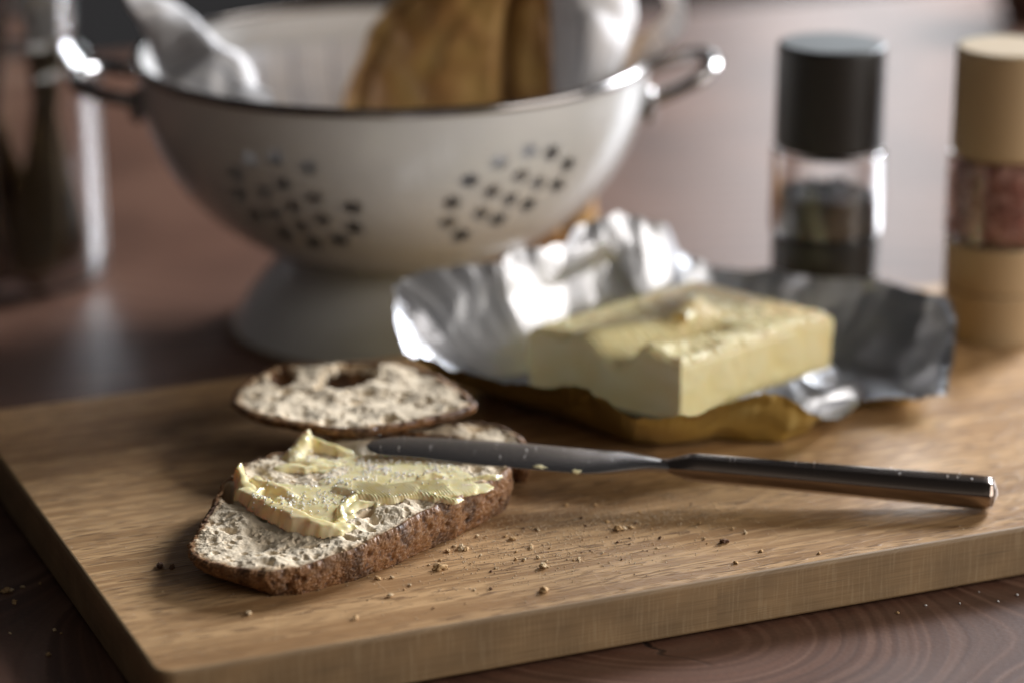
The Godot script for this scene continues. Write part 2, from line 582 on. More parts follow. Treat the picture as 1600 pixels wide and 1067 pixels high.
	var g := obj("salt_grains", make_mesh(gv, gi, false), M.salt, root)
	tag(g, "clear white salt grains scattered over the butter", "", "", "stuff")
	return []


func crystal(v: PackedVector3Array, ix: PackedInt32Array, at: Vector3, size: float, rng: RandomNumberGenerator) -> void:
	var b := Basis.from_euler(Vector3(rng.randf() * 6.0, rng.randf() * 6.0, rng.randf() * 6.0))
	b = b.scaled_local(Vector3(rng.randf_range(0.7, 1.2), rng.randf_range(0.6, 1.0), rng.randf_range(0.8, 1.4)))
	var n := v.size()
	for k in 8:
		var c := Vector3(1 if k & 1 else -1, 1 if k & 2 else -1, 1 if k & 4 else -1) * 0.62
		v.append(at + b * (c * size * rng.randf_range(0.75, 1.1)))
	for f in [[0, 2, 3, 1], [4, 5, 7, 6], [0, 1, 5, 4], [2, 6, 7, 3], [0, 4, 6, 2], [1, 3, 7, 5]]:
		ix.append_array([n + f[0], n + f[1], n + f[2], n + f[0], n + f[2], n + f[3]])


# ---------------------------------------------------------------- knife
func knife() -> void:
	var end := Vector3(0.1754, BOARD_TOP + 0.0062, -0.9575)
	var tip := Vector3(-0.0527, BOARD_TOP + 0.0196, -0.9778)
	var root := thing("butter_knife", "dark steel butter knife with its blade lying on the bread", "knife", end)
	root.look_at_from_position(end, tip)          # -z runs to the tip
	root.rotate_object_local(Vector3.FORWARD, deg_to_rad(-7))
	var length := (tip - end).length()
	var hl := 0.122
	# handle: an eight-sided section with soft edges, swelling towards its rounded end
	var v := PackedVector3Array()
	var seg := 64
	var rows := 60
	for r in rows + 1:
		var t := float(r) / rows
		var z := -t * hl
		var w := lerpf(0.0071, 0.0056, smoothstep(0.0, 1.0, t))
		var h := lerpf(0.0058, 0.0048, t)
		var capr := clampf(z / -0.0035, 0.0, 1.0)
		var s := sqrt(1.0 - pow(1.0 - capr, 2.0))
		var neck := 1.0 - smoothstep(0.90, 1.0, t) * 0.62
		for k in seg:
			var a := TAU * k / seg
			var m := fposmod(a + PI / 8.0, TAU / 8.0) - TAU / 16.0
			var flat := cos(PI / 8.0) / cos(m)
			var rad := lerpf(1.0, flat * 1.04, 0.8)
			v.append(Vector3(cos(a) * w * rad * s * lerpf(1.0, neck, 0.5), sin(a) * h * rad * s * neck, z if r > 0 else 0.0))
	var ix := grid(rows + 1, seg, true, false)
	obj("handle", make_mesh(v, ix), M.steel_handle, root)
	# blade: a lens-shaped section, spine straight, edge bellied, tip rounded
	v = PackedVector3Array()
	rows = 90
	seg = 20
	var z0 := hl - 0.003
	for r in rows + 1:
		var t := float(r) / rows
		var z := -lerpf(z0, length, t)
		var spine := 0.0042 + 0.0034 * smoothstep(0.0, 0.16, t) - 0.0026 * smoothstep(0.55, 1.0, t)
		var edge := 0.0042 + 0.0082 * smoothstep(0.03, 0.30, t) - 0.0022 * smoothstep(0.6, 0.95, t)
		var cap := sqrt(maxf(0.0, 1.0 - pow(maxf(0.0, (t - 0.90) / 0.10), 2.0)))
		var mid := (spine - edge) * 0.5 - 0.002 * smoothstep(0.8, 1.0, t)
		var half := (spine + edge) * 0.5 * maxf(cap, 0.02)
		var th := lerpf(0.0017, 0.0006, smoothstep(0.0, 0.5, t))
		for k in seg:
			var a := TAU * k / seg
			var x := cos(a)
			v.append(Vector3(mid + x * half, signf(sin(a)) * pow(absf(sin(a)), 0.7) * th * maxf(cap, 0.3) * (1.0 - 0.3 * x), z))
	ix = grid(rows + 1, seg, true, false)
	var n := v.size()
	v.append(Vector3(-0.002, 0, -length))
	for k in seg: ix.append_array([n, n - seg + k, n - seg + (k + 1) % seg])
	obj("blade", make_mesh(v, ix), M.steel_blade, root)
	# specks of butter and salt sticking to the blade
	var rng := RandomNumberGenerator.new()
	rng.seed = 9
	var bv := PackedVector3Array()
	var bi := PackedInt32Array()
	for k in 26:
		var t := pow(rng.randf(), 0.9)
		crystal(bv, bi, Vector3(rng.randf_range(-0.007, 0.005), 0.0012, -lerpf(z0 + 0.02, length - 0.004, t)), rng.randf_range(0.00012, 0.00036), rng)
	for k in 12:
		crystal(bv, bi, Vector3(rng.randf_range(-0.003, 0.003), 0.0058, -rng.randf_range(0.01, 0.1)), rng.randf_range(0.00015, 0.0004), rng)
	tag(obj("crumb_specks", make_mesh(bv, bi, false), M.salt, root), "white specks stuck to the steel", "", "", "stuff")
	for p: Vector3 in [Vector3(-0.0105, 0.0002, -0.165), Vector3(-0.0112, 0.0002, -0.152)]:
		obj("butter_smear", lump(0.0016, 40 + int(p.z * -1000), Vector3(0.8, 0.4, 1.5), 8), M.butter_plain, root, p)


# an uneven lump: a sphere pushed about by noise
func lump(r: float, sd: int, squash := Vector3.ONE, res := 10, rough := 0.45) -> ArrayMesh:
	var n := noise(sd, 0.9, FastNoiseLite.TYPE_SIMPLEX_SMOOTH, 3)
	var v := PackedVector3Array()
	for i in res + 1:
		var b := PI * i / res
		for k in res * 2:
			var a := TAU * k / (res * 2)
			var d := Vector3(sin(b) * cos(a), cos(b), sin(b) * sin(a))
			v.append(d * squash * r * (1.0 + n.get_noise_3dv(d * 1.6) * rough * 2.0))
	return make_mesh(v, grid(res + 1, res * 2, true, true))


# ---------------------------------------------------------------- butter block and foil
func butter_block() -> void:
	var at := Vector3(0.0705, BOARD_TOP + 0.003, -1.0945)
	var root := thing("butter_block", "half used block of pale yellow butter on its opened foil", "butter", at)
	# corners in plan, seen from above: front, left, back, right
	var cn := [Vector2(0.0655, -1.0415), Vector2(0.0072, -1.0842), Vector2(0.0770, -1.1500), Vector2(0.1300, -1.1030)]
	var n := 150
	var h := 0.0262
	var soft := noise(91, 60.0, FastNoiseLite.TYPE_SIMPLEX_SMOOTH, 3)
	var fine := noise(92, 420.0, FastNoiseLite.TYPE_SIMPLEX_SMOOTH, 3)
	var scrape := noise(93, 150.0, FastNoiseLite.TYPE_SIMPLEX_SMOOTH, 2)
	var top := func(u: float, w: float) -> float:   # u: front to left edge .. ; w: towards the back right
		var y := h
		# a trough scraped in from the front left face, with a lip raised beside it
		var t := (u - 0.42 + w * 0.25)
		y -= 0.0062 * exp(-t * t / 0.02) * (1.0 - smoothstep(0.35, 0.62, w))
		y += 0.0040 * exp(-pow(t + 0.18, 2.0) / 0.006) * (1.0 - smoothstep(0.25, 0.55, w))
		y += 0.0034 * exp(-pow(t - 0.2, 2.0) / 0.01) * (1.0 - smoothstep(0.2, 0.5, w))
		# the torn peak in the middle, and the hollow behind it
		y += 0.0072 * exp(-(pow(u - 0.47, 2.0) / 0.008 + pow(w - 0.50, 2.0) / 0.014))
		y += 0.0036 * exp(-(pow(u - 0.62, 2.0) / 0.02 + pow(w - 0.62, 2.0) / 0.02))
		y -= 0.0050 * exp(-(pow(u - 0.30, 2.0) / 0.006 + pow(w - 0.34, 2.0) / 0.012))
		y -= 0.0020 * exp(-(pow(u - 0.12, 2.0) / 0.01 + pow(w - 0.18, 2.0) / 0.02))
		return y
	var v := PackedVector3Array()
	var col := PackedColorArray()
	var tints := [Color(0.90, 0.75, 0.36), Color(0.92, 0.81, 0.47), Color(0.88, 0.64, 0.34)]
	for j in n + 1:
		for i in n + 1:
			var u := float(i) / n
			var w := float(j) / n
			var q: Vector2 = cn[0].lerp(cn[1], u).lerp(cn[3].lerp(cn[2], u), w)
			var y: float = top.call(u, w)
			var s := scrape.get_noise_2d(q.x * 0.35 + q.y * 0.6, q.y * 2.0 - q.x * 1.6)
			y += s * 0.0006 + fine.get_noise_2d(q.x, q.y) * 0.0002
			var e := minf(minf(u, 1 - u), minf(w, 1 - w))
			y -= 0.0020 * pow(1.0 - smoothstep(0.0, 0.045, e), 2.0)
			y += soft.get_noise_2d(q.x * 2, q.y * 2) * 0.0007 * (1.0 - smoothstep(0.0, 0.05, e))
			v.append(Vector3(q.x - at.x, y, q.y - at.z))
			var c: Color = tints[0].lerp(tints[1], clampf(0.5 + s, 0, 1))
			# the outside of the block has dried darker where no knife has been
			c = c.lerp(tints[2], clampf(smoothstep(-0.3, 0.4, soft.get_noise_2d(q.x * 0.4, q.y * 0.4)) * 0.6, 0, 1) * smoothstep(0.15, 0.5, w + 0.25 * s))
			col.append(c)
	var ix := grid(n + 1, n + 1, false, false)
	# walls: each edge of the top is carried down to the foil
	for side in 4:
		var rows := 24
		var above := PackedInt32Array()
		for i in n + 1:
			match side:
				0: above.append(i)
				1: above.append(i * (n + 1) + n)
				2: above.append(n * (n + 1) + n - i)
				_: above.append((n - i) * (n + 1))
		var tops := above.duplicate()
		for r in range(1, rows + 1):
			var t := float(r) / rows
			var row := PackedInt32Array()
			for i in n + 1:
				var p := v[tops[i]]
				var q := Vector2(p.x, p.z)
				var out_ := q.normalized()
				var f := soft.get_noise_3d(q.x, p.y * (1 - t), q.y)
				var push := f * 0.0009 + 0.0009 * sin(PI * minf(t * 5.0, 0.5)) - 0.001 * t * t + fine.get_noise_3d(q.x * 0.25, t * 0.02, q.y * 0.25) * 0.0001
				row.append(v.size())
				v.append(Vector3(p.x + out_.x * push, p.y * (1 - t), p.z + out_.y * push))
				col.append(tints[0].lerp(tints[1], clampf(0.45 + f, 0, 1)))
			for i in n:
				ix.append_array([above[i], above[i + 1], row[i], above[i + 1], row[i + 1], row[i]])
			above = row
	obj("block", make_mesh(v, ix, true, col), M.butter, root)
	# curled shavings standing on the top
	var rng := RandomNumberGenerator.new()
	rng.seed = 8
	for k in 4:
		var u := [0.44, 0.52, 0.36, 0.40][k] as float
		var w := [0.44, 0.56, 0.34, 0.22][k] as float
		var q: Vector2 = cn[0].lerp(cn[1], u).lerp(cn[3].lerp(cn[2], u), w)
		var y: float = top.call(u, w)
		var cv := PackedVector3Array()
		var dir := rng.randf() * TAU
		for i in 16:
			for j in 8:
				var a := i / 15.0 * 3.4
				var wd := (j / 7.0 - 0.5) * (0.009 + 0.003 * sin(i * 0.5))
				var rr := 0.0026 + 0.0012 * a / 3.4 + rng.randf() * 0.0003
				var p := Vector3(cos(a) * rr, sin(a) * rr * 0.8, wd).rotated(Vector3.UP, dir)
				cv.append(p)
		var cx := grid(16, 8, false, false)
		obj("butter_curl", make_mesh(cv, cx), M.butter_plain, root, Vector3(q.x - at.x, y - 0.0006, q.y - at.z))


func foil() -> void:
	var root := thing("foil_wrapper", "crumpled foil wrapper, silver inside and gold outside, opened under the butter", "foil wrapper", Vector3(0.0705, BOARD_TOP, -1.09))
	# rim: x, height, z in millimetres; base: x, z of the crease where the sheet leaves the board
	var rim := [-42.8, 20.7, -1075, -45.3, 31.3, -1090, -47.6, 33.1, -1098, -47.3, 39.2, -1112, -35.6, 42.6, -1115, -21.6, 45.2, -1118, -2.4, 44.7, -1120, 1.1, 47.4, -1122, 21.4, 48.5, -1140, 27.7, 52.6, -1150, 45.1, 56.2, -1157, 65.3, 49.6, -1164,
		70.5, 34.8, -1175, 86.2, 25.2, -1180, 123.6, 28.4, -1154, 157.1, 28.2, -1147, 171.8, 26.2, -1140, 174.6, 28.4, -1130, 177.7, 25, -1110, 176.6, 15.6, -1085, 167.1, 10.3, -1060, 155.1, 7.6, -1060, 139, 6, -1060, 129.5, 6.5, -1045,
		116.1, 11.4, -1025, 106, 20.7, -1020, 95, 26, -1015, 80.1, 24.4, -1005, 70.6, 23.4, -1000, 58.9, 22.1, -995, 47.5, 22.1, -995, 41.8, 23.4, -1000, 37.1, 25.4, -1005, 31.4, 28.3, -1015, 17, 26.6, -1020, 7.3, 24.4, -1025, -9.9, 22.4, -1040, -27.5, 24.7, -1055]
	var foot := [-12, -1085, -13, -1092, -13, -1098, -12, -1102, -6, -1104, 3, -1107, 12, -1111, 18, -1116, 36, -1132, 44, -1139, 60, -1147, 75, -1153,
		82, -1157, 92, -1160, 116, -1140, 143, -1128, 157, -1114, 160, -1108, 161, -1095, 158, -1075, 152, -1068, 143, -1068, 130, -1070, 120, -1062,
		114, -1036, 104, -1027, 92, -1027, 78, -1030, 69, -1026, 58, -1024, 47, -1026, 42, -1030, 37, -1035, 31, -1042, 18, -1055, 8, -1066, -2, -1076, -9, -1083]
	var R := []
	var F := []
	for i in range(0, rim.size(), 3): R.append(Vector3(rim[i], rim[i + 1], rim[i + 2]) * 0.001 - Vector3(root.position.x, 0, root.position.z))
	for i in range(0, foot.size(), 2): F.append(Vector3(foot[i] * 0.001 - root.position.x, 0.0012, foot[i + 1] * 0.001 - root.position.z))
	var around := 420
	# straight runs between the measured points, so that the rim keeps its corners
	var walk := func(p: Array, k: int) -> Vector3:
		var f: float = float(k) / around * p.size()
		var i := int(f)
		return p[i].lerp(p[(i + 1) % p.size()], f - i)
	var inner := 40
	var wall := 44
	var frng := RandomNumberGenerator.new()
	frng.seed = 12
	var folds := []
	for k in 9:
		var dir := Vector3(frng.randfn(), frng.randfn() * 0.8, frng.randfn()).normalized()
		var wave_len: float = [0.075, 0.062, 0.05, 0.041, 0.034, 0.027, 0.018, 0.013, 0.010][k]
		folds.append([dir / wave_len, frng.randf() * 4.0, wave_len * [0.08, 0.085, 0.09, 0.095, 0.095, 0.085, 0.04, 0.03, 0.02][k]])
	var patchy := noise(105, 45.0, FastNoiseLite.TYPE_SIMPLEX_SMOOTH, 1)
	var sway := noise(103, 28.0, FastNoiseLite.TYPE_SIMPLEX_SMOOTH, 2)
	var rag := noise(104, 160.0, FastNoiseLite.TYPE_SIMPLEX_SMOOTH, 3)
	var rng := RandomNumberGenerator.new()
	rng.seed = 31
	var v := PackedVector3Array()
	var mid := Vector3(0, 0.0012, -0.005)
	for r in inner + wall + 1:
		for k in around:
			var ft: Vector3 = walk.call(F, k)
			var rm: Vector3 = walk.call(R, k)
			rm.y += rag.get_noise_2d(rm.x * 0.6, rm.z * 0.6) * 0.0016
			var p: Vector3
			var amount := 1.0
			if r <= inner:
				var t := float(r) / inner
				p = mid.lerp(ft, t)
				# beside the right face of the block the sheet still stands up in folds
				var away := (p.x + root.position.x - 0.0655) * 0.69 + (p.z + root.position.z + 1.0415) * 0.724
				var far_along := (p.x + root.position.x - 0.0655) * 0.724 - (p.z + root.position.z + 1.0415) * 0.69
				var reach := smoothstep(0.012, 0.03, far_along) * (1.0 - smoothstep(0.085, 0.1, far_along)) * smoothstep(0.003, 0.006, away)
				p.y += 0.0085 * (1.0 - smoothstep(0.004, 0.0155, away)) * reach
				p.y += 0.005 * (1.0 - smoothstep(0.0, 0.008, absf(away - 0.0195))) * reach
				amount = (0.55 + 0.5 * smoothstep(0.03, 0.07, ft.x)) * smoothstep(0.35, 0.9, t)
			else:
				var t := float(r - inner) / wall
				p = ft.lerp(rm, t)
				p.y -= sin(PI * t) * 0.12 * (rm.y - ft.y) * (1.0 if rm.y > 0.012 else 0.2)
				amount = lerpf(0.55 + 0.5 * smoothstep(0.03, 0.07, ft.x), 1.0, smoothstep(0.0, 0.35, t)) * (1.0 - 0.45 * smoothstep(0.8, 1.0, t))
				if r < inner + wall:
					p += (walk.call(R, (k + 1) % around) - rm) * rng.randf_range(-0.05, 0.05)
			var out_ := Vector3(ft.x, 0, ft.z + 0.005).normalized()
			if r > inner:
				# the torn edge turns over a little, here more and there less
				var lip := smoothstep(0.82, 1.0, float(r - inner) / wall) * clampf(0.45 + 1.3 * rag.get_noise_2d(rm.x * 0.25 + 5.0, rm.z * 0.25) + 1.2 * smoothstep(0.085, 0.10, rm.x), 0.0, 1.0)
				p += Vector3(out_.x, -0.35 * lip, out_.z) * 0.0030 * lip
			var d := sway.get_noise_3dv(p) * 0.0015
			var local := smoothstep(-0.1, 0.4, patchy.get_noise_3dv(p))
			for n in folds.size():
				var w: Array = folds[n]
				d += (absf(fposmod((w[0] as Vector3).dot(p) + w[1], 1.0) - 0.5) * 2.0 - 0.5) * w[2] * (local if n > 5 else 1.0)
			var along := (out_ + Vector3.UP * 0.35).normalized()
			p += along * d * amount
			p.y = maxf(p.y, 0.0006)
			v.append(p)
	var rows := inner + wall + 1
	obj("silver_lining", make_mesh(v, grid(rows, around, true, true), false), M.silver, root)
	# the outside, a tenth of a millimetre behind
	var back := make_mesh(v, grid(rows, around, true, true), true)
	var nr: PackedVector3Array = back.surface_get_arrays(0)[Mesh.ARRAY_NORMAL]
	var o := PackedVector3Array()
	for i in v.size(): o.append(v[i] - nr[i] * 0.00018)
	obj("gold_outside", make_mesh(o, grid(rows, around, true, false), false), M.gold, root)


# ---------------------------------------------------------------- colander and what it holds
func bowl_radius(y: float) -> float:   # y above the table, 0.03 .. 0.122
	var t := clampf((y - 0.039) / 0.086, 0.0, 1.0)
	return 0.045 + 0.0685 * pow(1.0 - pow(1.0 - t, 2.1), 0.60)


func colander() -> Vector3:
	var at := Vector3(-0.0529, 0.0, -1.2428)
	var root := thing("colander", "white enamel colander with two steel handles behind the cutting board", "colander", at)
	var cols := 540
	var rows := 150
	# pierced patches round the wall, two mirrored kinds by turns; hole centres as (angle, height)
	var holes := []
	var left := [2.104, 0.1015, 1.988, 0.1040, 1.860, 0.1012, 2.185, 0.0937, 2.213, 0.0837, 2.073, 0.0874, 1.975, 0.0921, 1.857, 0.0869, 1.702, 0.0829, 2.065, 0.0767, 1.959, 0.0811, 1.842, 0.0765, 1.710, 0.0726, 2.175, 0.0735, 1.952, 0.0715, 1.792, 0.0654, 2.066, 0.0661, 1.927, 0.0626]
	var right := [1.001, 0.1047, 0.893, 0.1020, 0.794, 0.0947, 1.126, 0.1016, 1.024, 0.0937, 0.930, 0.0887, 1.241, 0.0944, 1.142, 0.0881, 1.045, 0.0829, 0.818, 0.0856, 1.301, 0.0843, 1.163, 0.0776, 0.943, 0.0786, 1.304, 0.0745, 1.229, 0.0668, 1.072, 0.0733]
	for turn in 3:
		for list: Array in [left, right]:
			for i in range(0, list.size(), 2): holes.append([fposmod(list[i] + turn * TAU / 3.0, TAU), list[i + 1]])
	var v := PackedVector3Array()
	var inside := PackedVector3Array()
	var keep := PackedByteArray()
	for r in rows + 1:
		var y := 0.0391 + 0.0859 * pow(float(r) / rows, 1.6)
		var rad := bowl_radius(y)
		for k in cols:
			var a := TAU * k / cols
			v.append(Vector3(cos(a) * rad, y, sin(a) * rad))
			inside.append(Vector3(cos(a) * (rad - 0.0014), y + 0.0005, sin(a) * (rad - 0.0014)))
			var ok := 1
			if y > 0.055 and y < 0.110:
				for hh in holes:
					var da := absf(angle_difference(a, hh[0])) * rad
					var dy: float = (y - hh[1]) * 1.15
					if da * da + dy * dy < 0.0034 * 0.0034:
						ok = 0
						break
			keep.append(ok)
	obj("bowl", make_mesh(v, grid(rows + 1, cols, true, false, keep)), M.enamel, root)
	obj("bowl_inside", make_mesh(inside, grid(rows + 1, cols, true, true, keep)), M.enamel, root)
	var top := bowl_radius(0.125)
	var ring := PackedVector3Array()
	for k in 97:
		var a := TAU * k / 96
		ring.append(Vector3(cos(a) * top, 0.1255, sin(a) * top))
	var rr := PackedFloat32Array()
	rr.resize(97)
	rr.fill(0.0021)
	obj("rim", sweep(ring, rr, 12), M.chrome, root)
	# flared foot
	obj("foot", lathe(rounded([[0.074, 0.0], [0.0757, 0.002], [0.0738, 0.006], [0.0672, 0.0165], [0.0585, 0.0275], [0.0515, 0.0345], [0.047, 0.0395], [0.045, 0.043]], 0.004), 96), M.enamel, root)
	obj("foot_rim", lathe([[0.0715, 0.0006], [0.0762, 0.0006], [0.0768, 0.0018], [0.0758, 0.003], [0.0745, 0.003]], 96), M.worn_edge, root)
	for s: int in [0, 1]:
		var a := PI * (1.0 - s) + 0.02 + (0.10 if s == 0 else -0.16)
		var d := Vector3(cos(a), 0, sin(a))
		var t := Vector3(-sin(a), 0, cos(a))
		var path := PackedVector3Array()
		var rad := PackedFloat32Array()
		for k in 33:
			var u := k / 32.0
			var w := cos(PI * u) * 0.026
			var o := pow(sin(PI * u), 0.55) * 0.033
			path.append(d * (0.112 + o) + t * w + Vector3.UP * (0.107 + o * (0.16 if s == 0 else 0.36)))
			rad.append(0.0036)
		var hd := obj("handle", sweep(path, rad, 12), M.chrome, root)
		for e: int in [0, 32]:
			var plate := obj("bracket", lump(0.0068, 60 + e, Vector3(0.55, 1.2, 1.0), 12, 0.04), M.chrome, hd, path[e] + d * -0.001 - Vector3.UP * 0.002)
			plate.rotation.y = -a
			obj("rivet", lathe([[0.0, 0.0028], [0.0014, 0.0026], [0.0022, 0.0012], [0.0024, 0.0]], 16), M.chrome, hd, path[e] + d * 0.0026).rotation = Vector3(0, -a, -PI / 2)
	return at


func colander_contents(at: Vector3) -> void:
	# a crusty loaf standing on end in the bowl
	var loaf := thing("bread_loaf", "golden brown loaf of bread standing in the white colander", "bread", at + Vector3(0.030, 0.030, -0.004))
	var n := noise(111, 42.0, FastNoiseLite.TYPE_SIMPLEX_SMOOTH, 4)
	var v := PackedVector3Array()
	var col := PackedColorArray()
	var rows := 90
	var cols := 140
	for r in rows + 1:
		var t := float(r) / rows
		var y := lerpf(0.0, 0.155, t)
		var rad := 0.058 * pow(clampf(t * 6.0 + 0.3, 0.0, 1.0), 0.5) * sqrt(maxf(0.0, 1.0 - pow(t, 2.6)))
		for k in cols:
			var a := TAU * k / cols
			var p := Vector3(cos(a) * rad * 1.05, y, sin(a) * rad * 0.8)
			p.x += (0.058 - rad) * 0.75 * smoothstep(0.3, 0.5, t)
			var f := n.get_noise_3dv(p)
			# slashes cut in the crust run along the loaf and gape
			var cut := 0.0
			for s in [1.22, 0.72, 2.6]:
				var dd := angle_difference(a, s + (t - 0.5) * 0.35)
				cut = maxf(cut, exp(-dd * dd / 0.006))
			p += Vector3(cos(a), 0, sin(a)) * (f * 0.004 - cut * 0.009)
			v.append(p)
			var c := Color(0.52, 0.30, 0.085).lerp(Color(0.36, 0.17, 0.045), clampf(0.5 + f * 1.6, 0, 1))
			c = c.lerp(Color(0.085, 0.035, 0.015), cut * 0.8)
			col.append(c)
	obj("crust", make_mesh(v, grid(rows + 1, cols, true, false), true, col), M.loaf, loaf)
	# linen cloth round the loaf: two folded corners that stand out of the bowl
	var cloth := thing("linen_cloth", "white linen cloth with faint stripes lining the colander", "cloth", at)
	var fold := func(called: String, rows_: Array, wave: float, sd: int):
		var cr := rows_.size()
		var wn := noise(sd, 30.0, FastNoiseLite.TYPE_SIMPLEX_SMOOTH, 2)
		var crn := RandomNumberGenerator.new()
		crn.seed = sd
		var cd := []
		for q in 5: cd.append(Vector3(crn.randfn(), crn.randfn(), crn.randfn()).normalized() / [0.05, 0.04, 0.03, 0.022, 0.015][q])
		var cv := PackedVector3Array()
		var uv := PackedVector2Array()
		var m := 60
		var fine_rows := 40
		for r in fine_rows + 1:
			var line := []
			var f := float(r) / fine_rows * (cr - 1)
			var i := mini(int(f), cr - 2)
			for q in rows_[0].size():
				var a_: Vector3 = rows_[maxi(i - 1, 0)][q]
				var d_: Vector3 = rows_[mini(i + 2, cr - 1)][q]
				line.append((rows_[i][q] as Vector3).cubic_interpolate(rows_[i + 1][q], a_, d_, f - i))
			var fine := catmull(line, m, false)
			for k in m:
				var p: Vector3 = fine[k] * 0.001
				var z := wn.get_noise_3dv(p)
				var crease := 0.0
				for q in 5: crease += (absf(fposmod(p.dot(cd[q]) + q * 0.37, 1.0) - 0.5) * 2.0 - 0.5) * [0.0075, 0.006, 0.0045, 0.003, 0.0016][q]
				p += Vector3(z * 0.4, z, wn.get_noise_3dv(p + Vector3.ONE)) * 0.004 * wave + Vector3(0.25, 0.6, 0.75) * crease * wave
				cv.append(p)
				uv.append(Vector2(float(k) / m, float(r) / fine_rows))
		obj(called, make_mesh(cv, grid(fine_rows + 1, m, false, false), true, null, uv), M.linen, cloth)
		var under := PackedVector3Array()
		for p in cv: under.append(p - Vector3(0, 0.0012, 0.0006))
		obj(called, make_mesh(under, grid(fine_rows + 1, m, false, true), true, null, uv), M.linen, cloth)
	# left: a peak that falls to a point along the front of the rim (millimetres from the colander's axis)
	fold.call("cloth_corner", [
		[Vector3(-128, 168, 6), Vector3(-114, 152, 12), Vector3(-105, 134, 18), Vector3(-101, 122, 24)],
		[Vector3(-119, 164, 24), Vector3(-104, 143, 32), Vector3(-98, 134, 38), Vector3(-95, 121, 46)],
		[Vector3(-97, 152, 18), Vector3(-86, 147, 28), Vector3(-80, 138, 42), Vector3(-84, 121, 58)],
		[Vector3(-85, 140, 12), Vector3(-74, 137, 30), Vector3(-66, 132, 52), Vector3(-66, 119, 72)],
		[Vector3(-70, 127, 18), Vector3(-60, 127, 40), Vector3(-52, 125, 62), Vector3(-42, 119, 88)]], 0.75, 121)
	# right: a bunched corner and a turned-over loop at the handle
	fold.call("cloth_corner", [
		[Vector3(70, 196, 2), Vector3(84, 200, 12), Vector3(98, 186, 6), Vector3(108, 160, -6)],
		[Vector3(70, 166, 22), Vector3(84, 168, 34), Vector3(100, 162, 26), Vector3(108, 146, 8)],
		[Vector3(70, 140, 30), Vector3(84, 138, 42), Vector3(98, 136, 34), Vector3(104, 132, 16)],
		[Vector3(70, 112, 32), Vector3(82, 112, 44), Vector3(92, 112, 36), Vector3(98, 116, 18)]], 0.6, 122)
	fold.call("cloth_loop", [
		[Vector3(98, 116, 8), Vector3(112, 124, 12), Vector3(128, 138, 8), Vector3(130, 152, 0)],
		[Vector3(98, 122, -6), Vector3(110, 132, -6), Vector3(122, 144, -6), Vector3(120, 152, -8)],
		[Vector3(98, 118, -26), Vector3(112, 128, -28), Vector3(128, 142, -24), Vector3(128, 156, -18)]], 0.4, 123)
	# the rest of the cloth lines the bowl
	var lv := PackedVector3Array()
	var luv := PackedVector2Array()
	var ln := noise(124, 40.0, FastNoiseLite.TYPE_SIMPLEX_SMOOTH, 2)
	for r in 25:
		for k in 120:
			var y := 0.046 + 0.062 * r / 24.0
			var a := TAU * k / 119.0
			var rad := bowl_radius(y) - 0.007 + ln.get_noise_3d(cos(a) * 0.1, y, sin(a) * 0.1) * 0.005
			lv.append(Vector3(cos(a) * rad, y + 0.002, sin(a) * rad))
			luv.append(Vector2(k / 30.0, r / 24.0))
	obj("cloth_lining", make_mesh(lv, grid(25, 120, false, true), true, null, luv), M.linen, cloth)


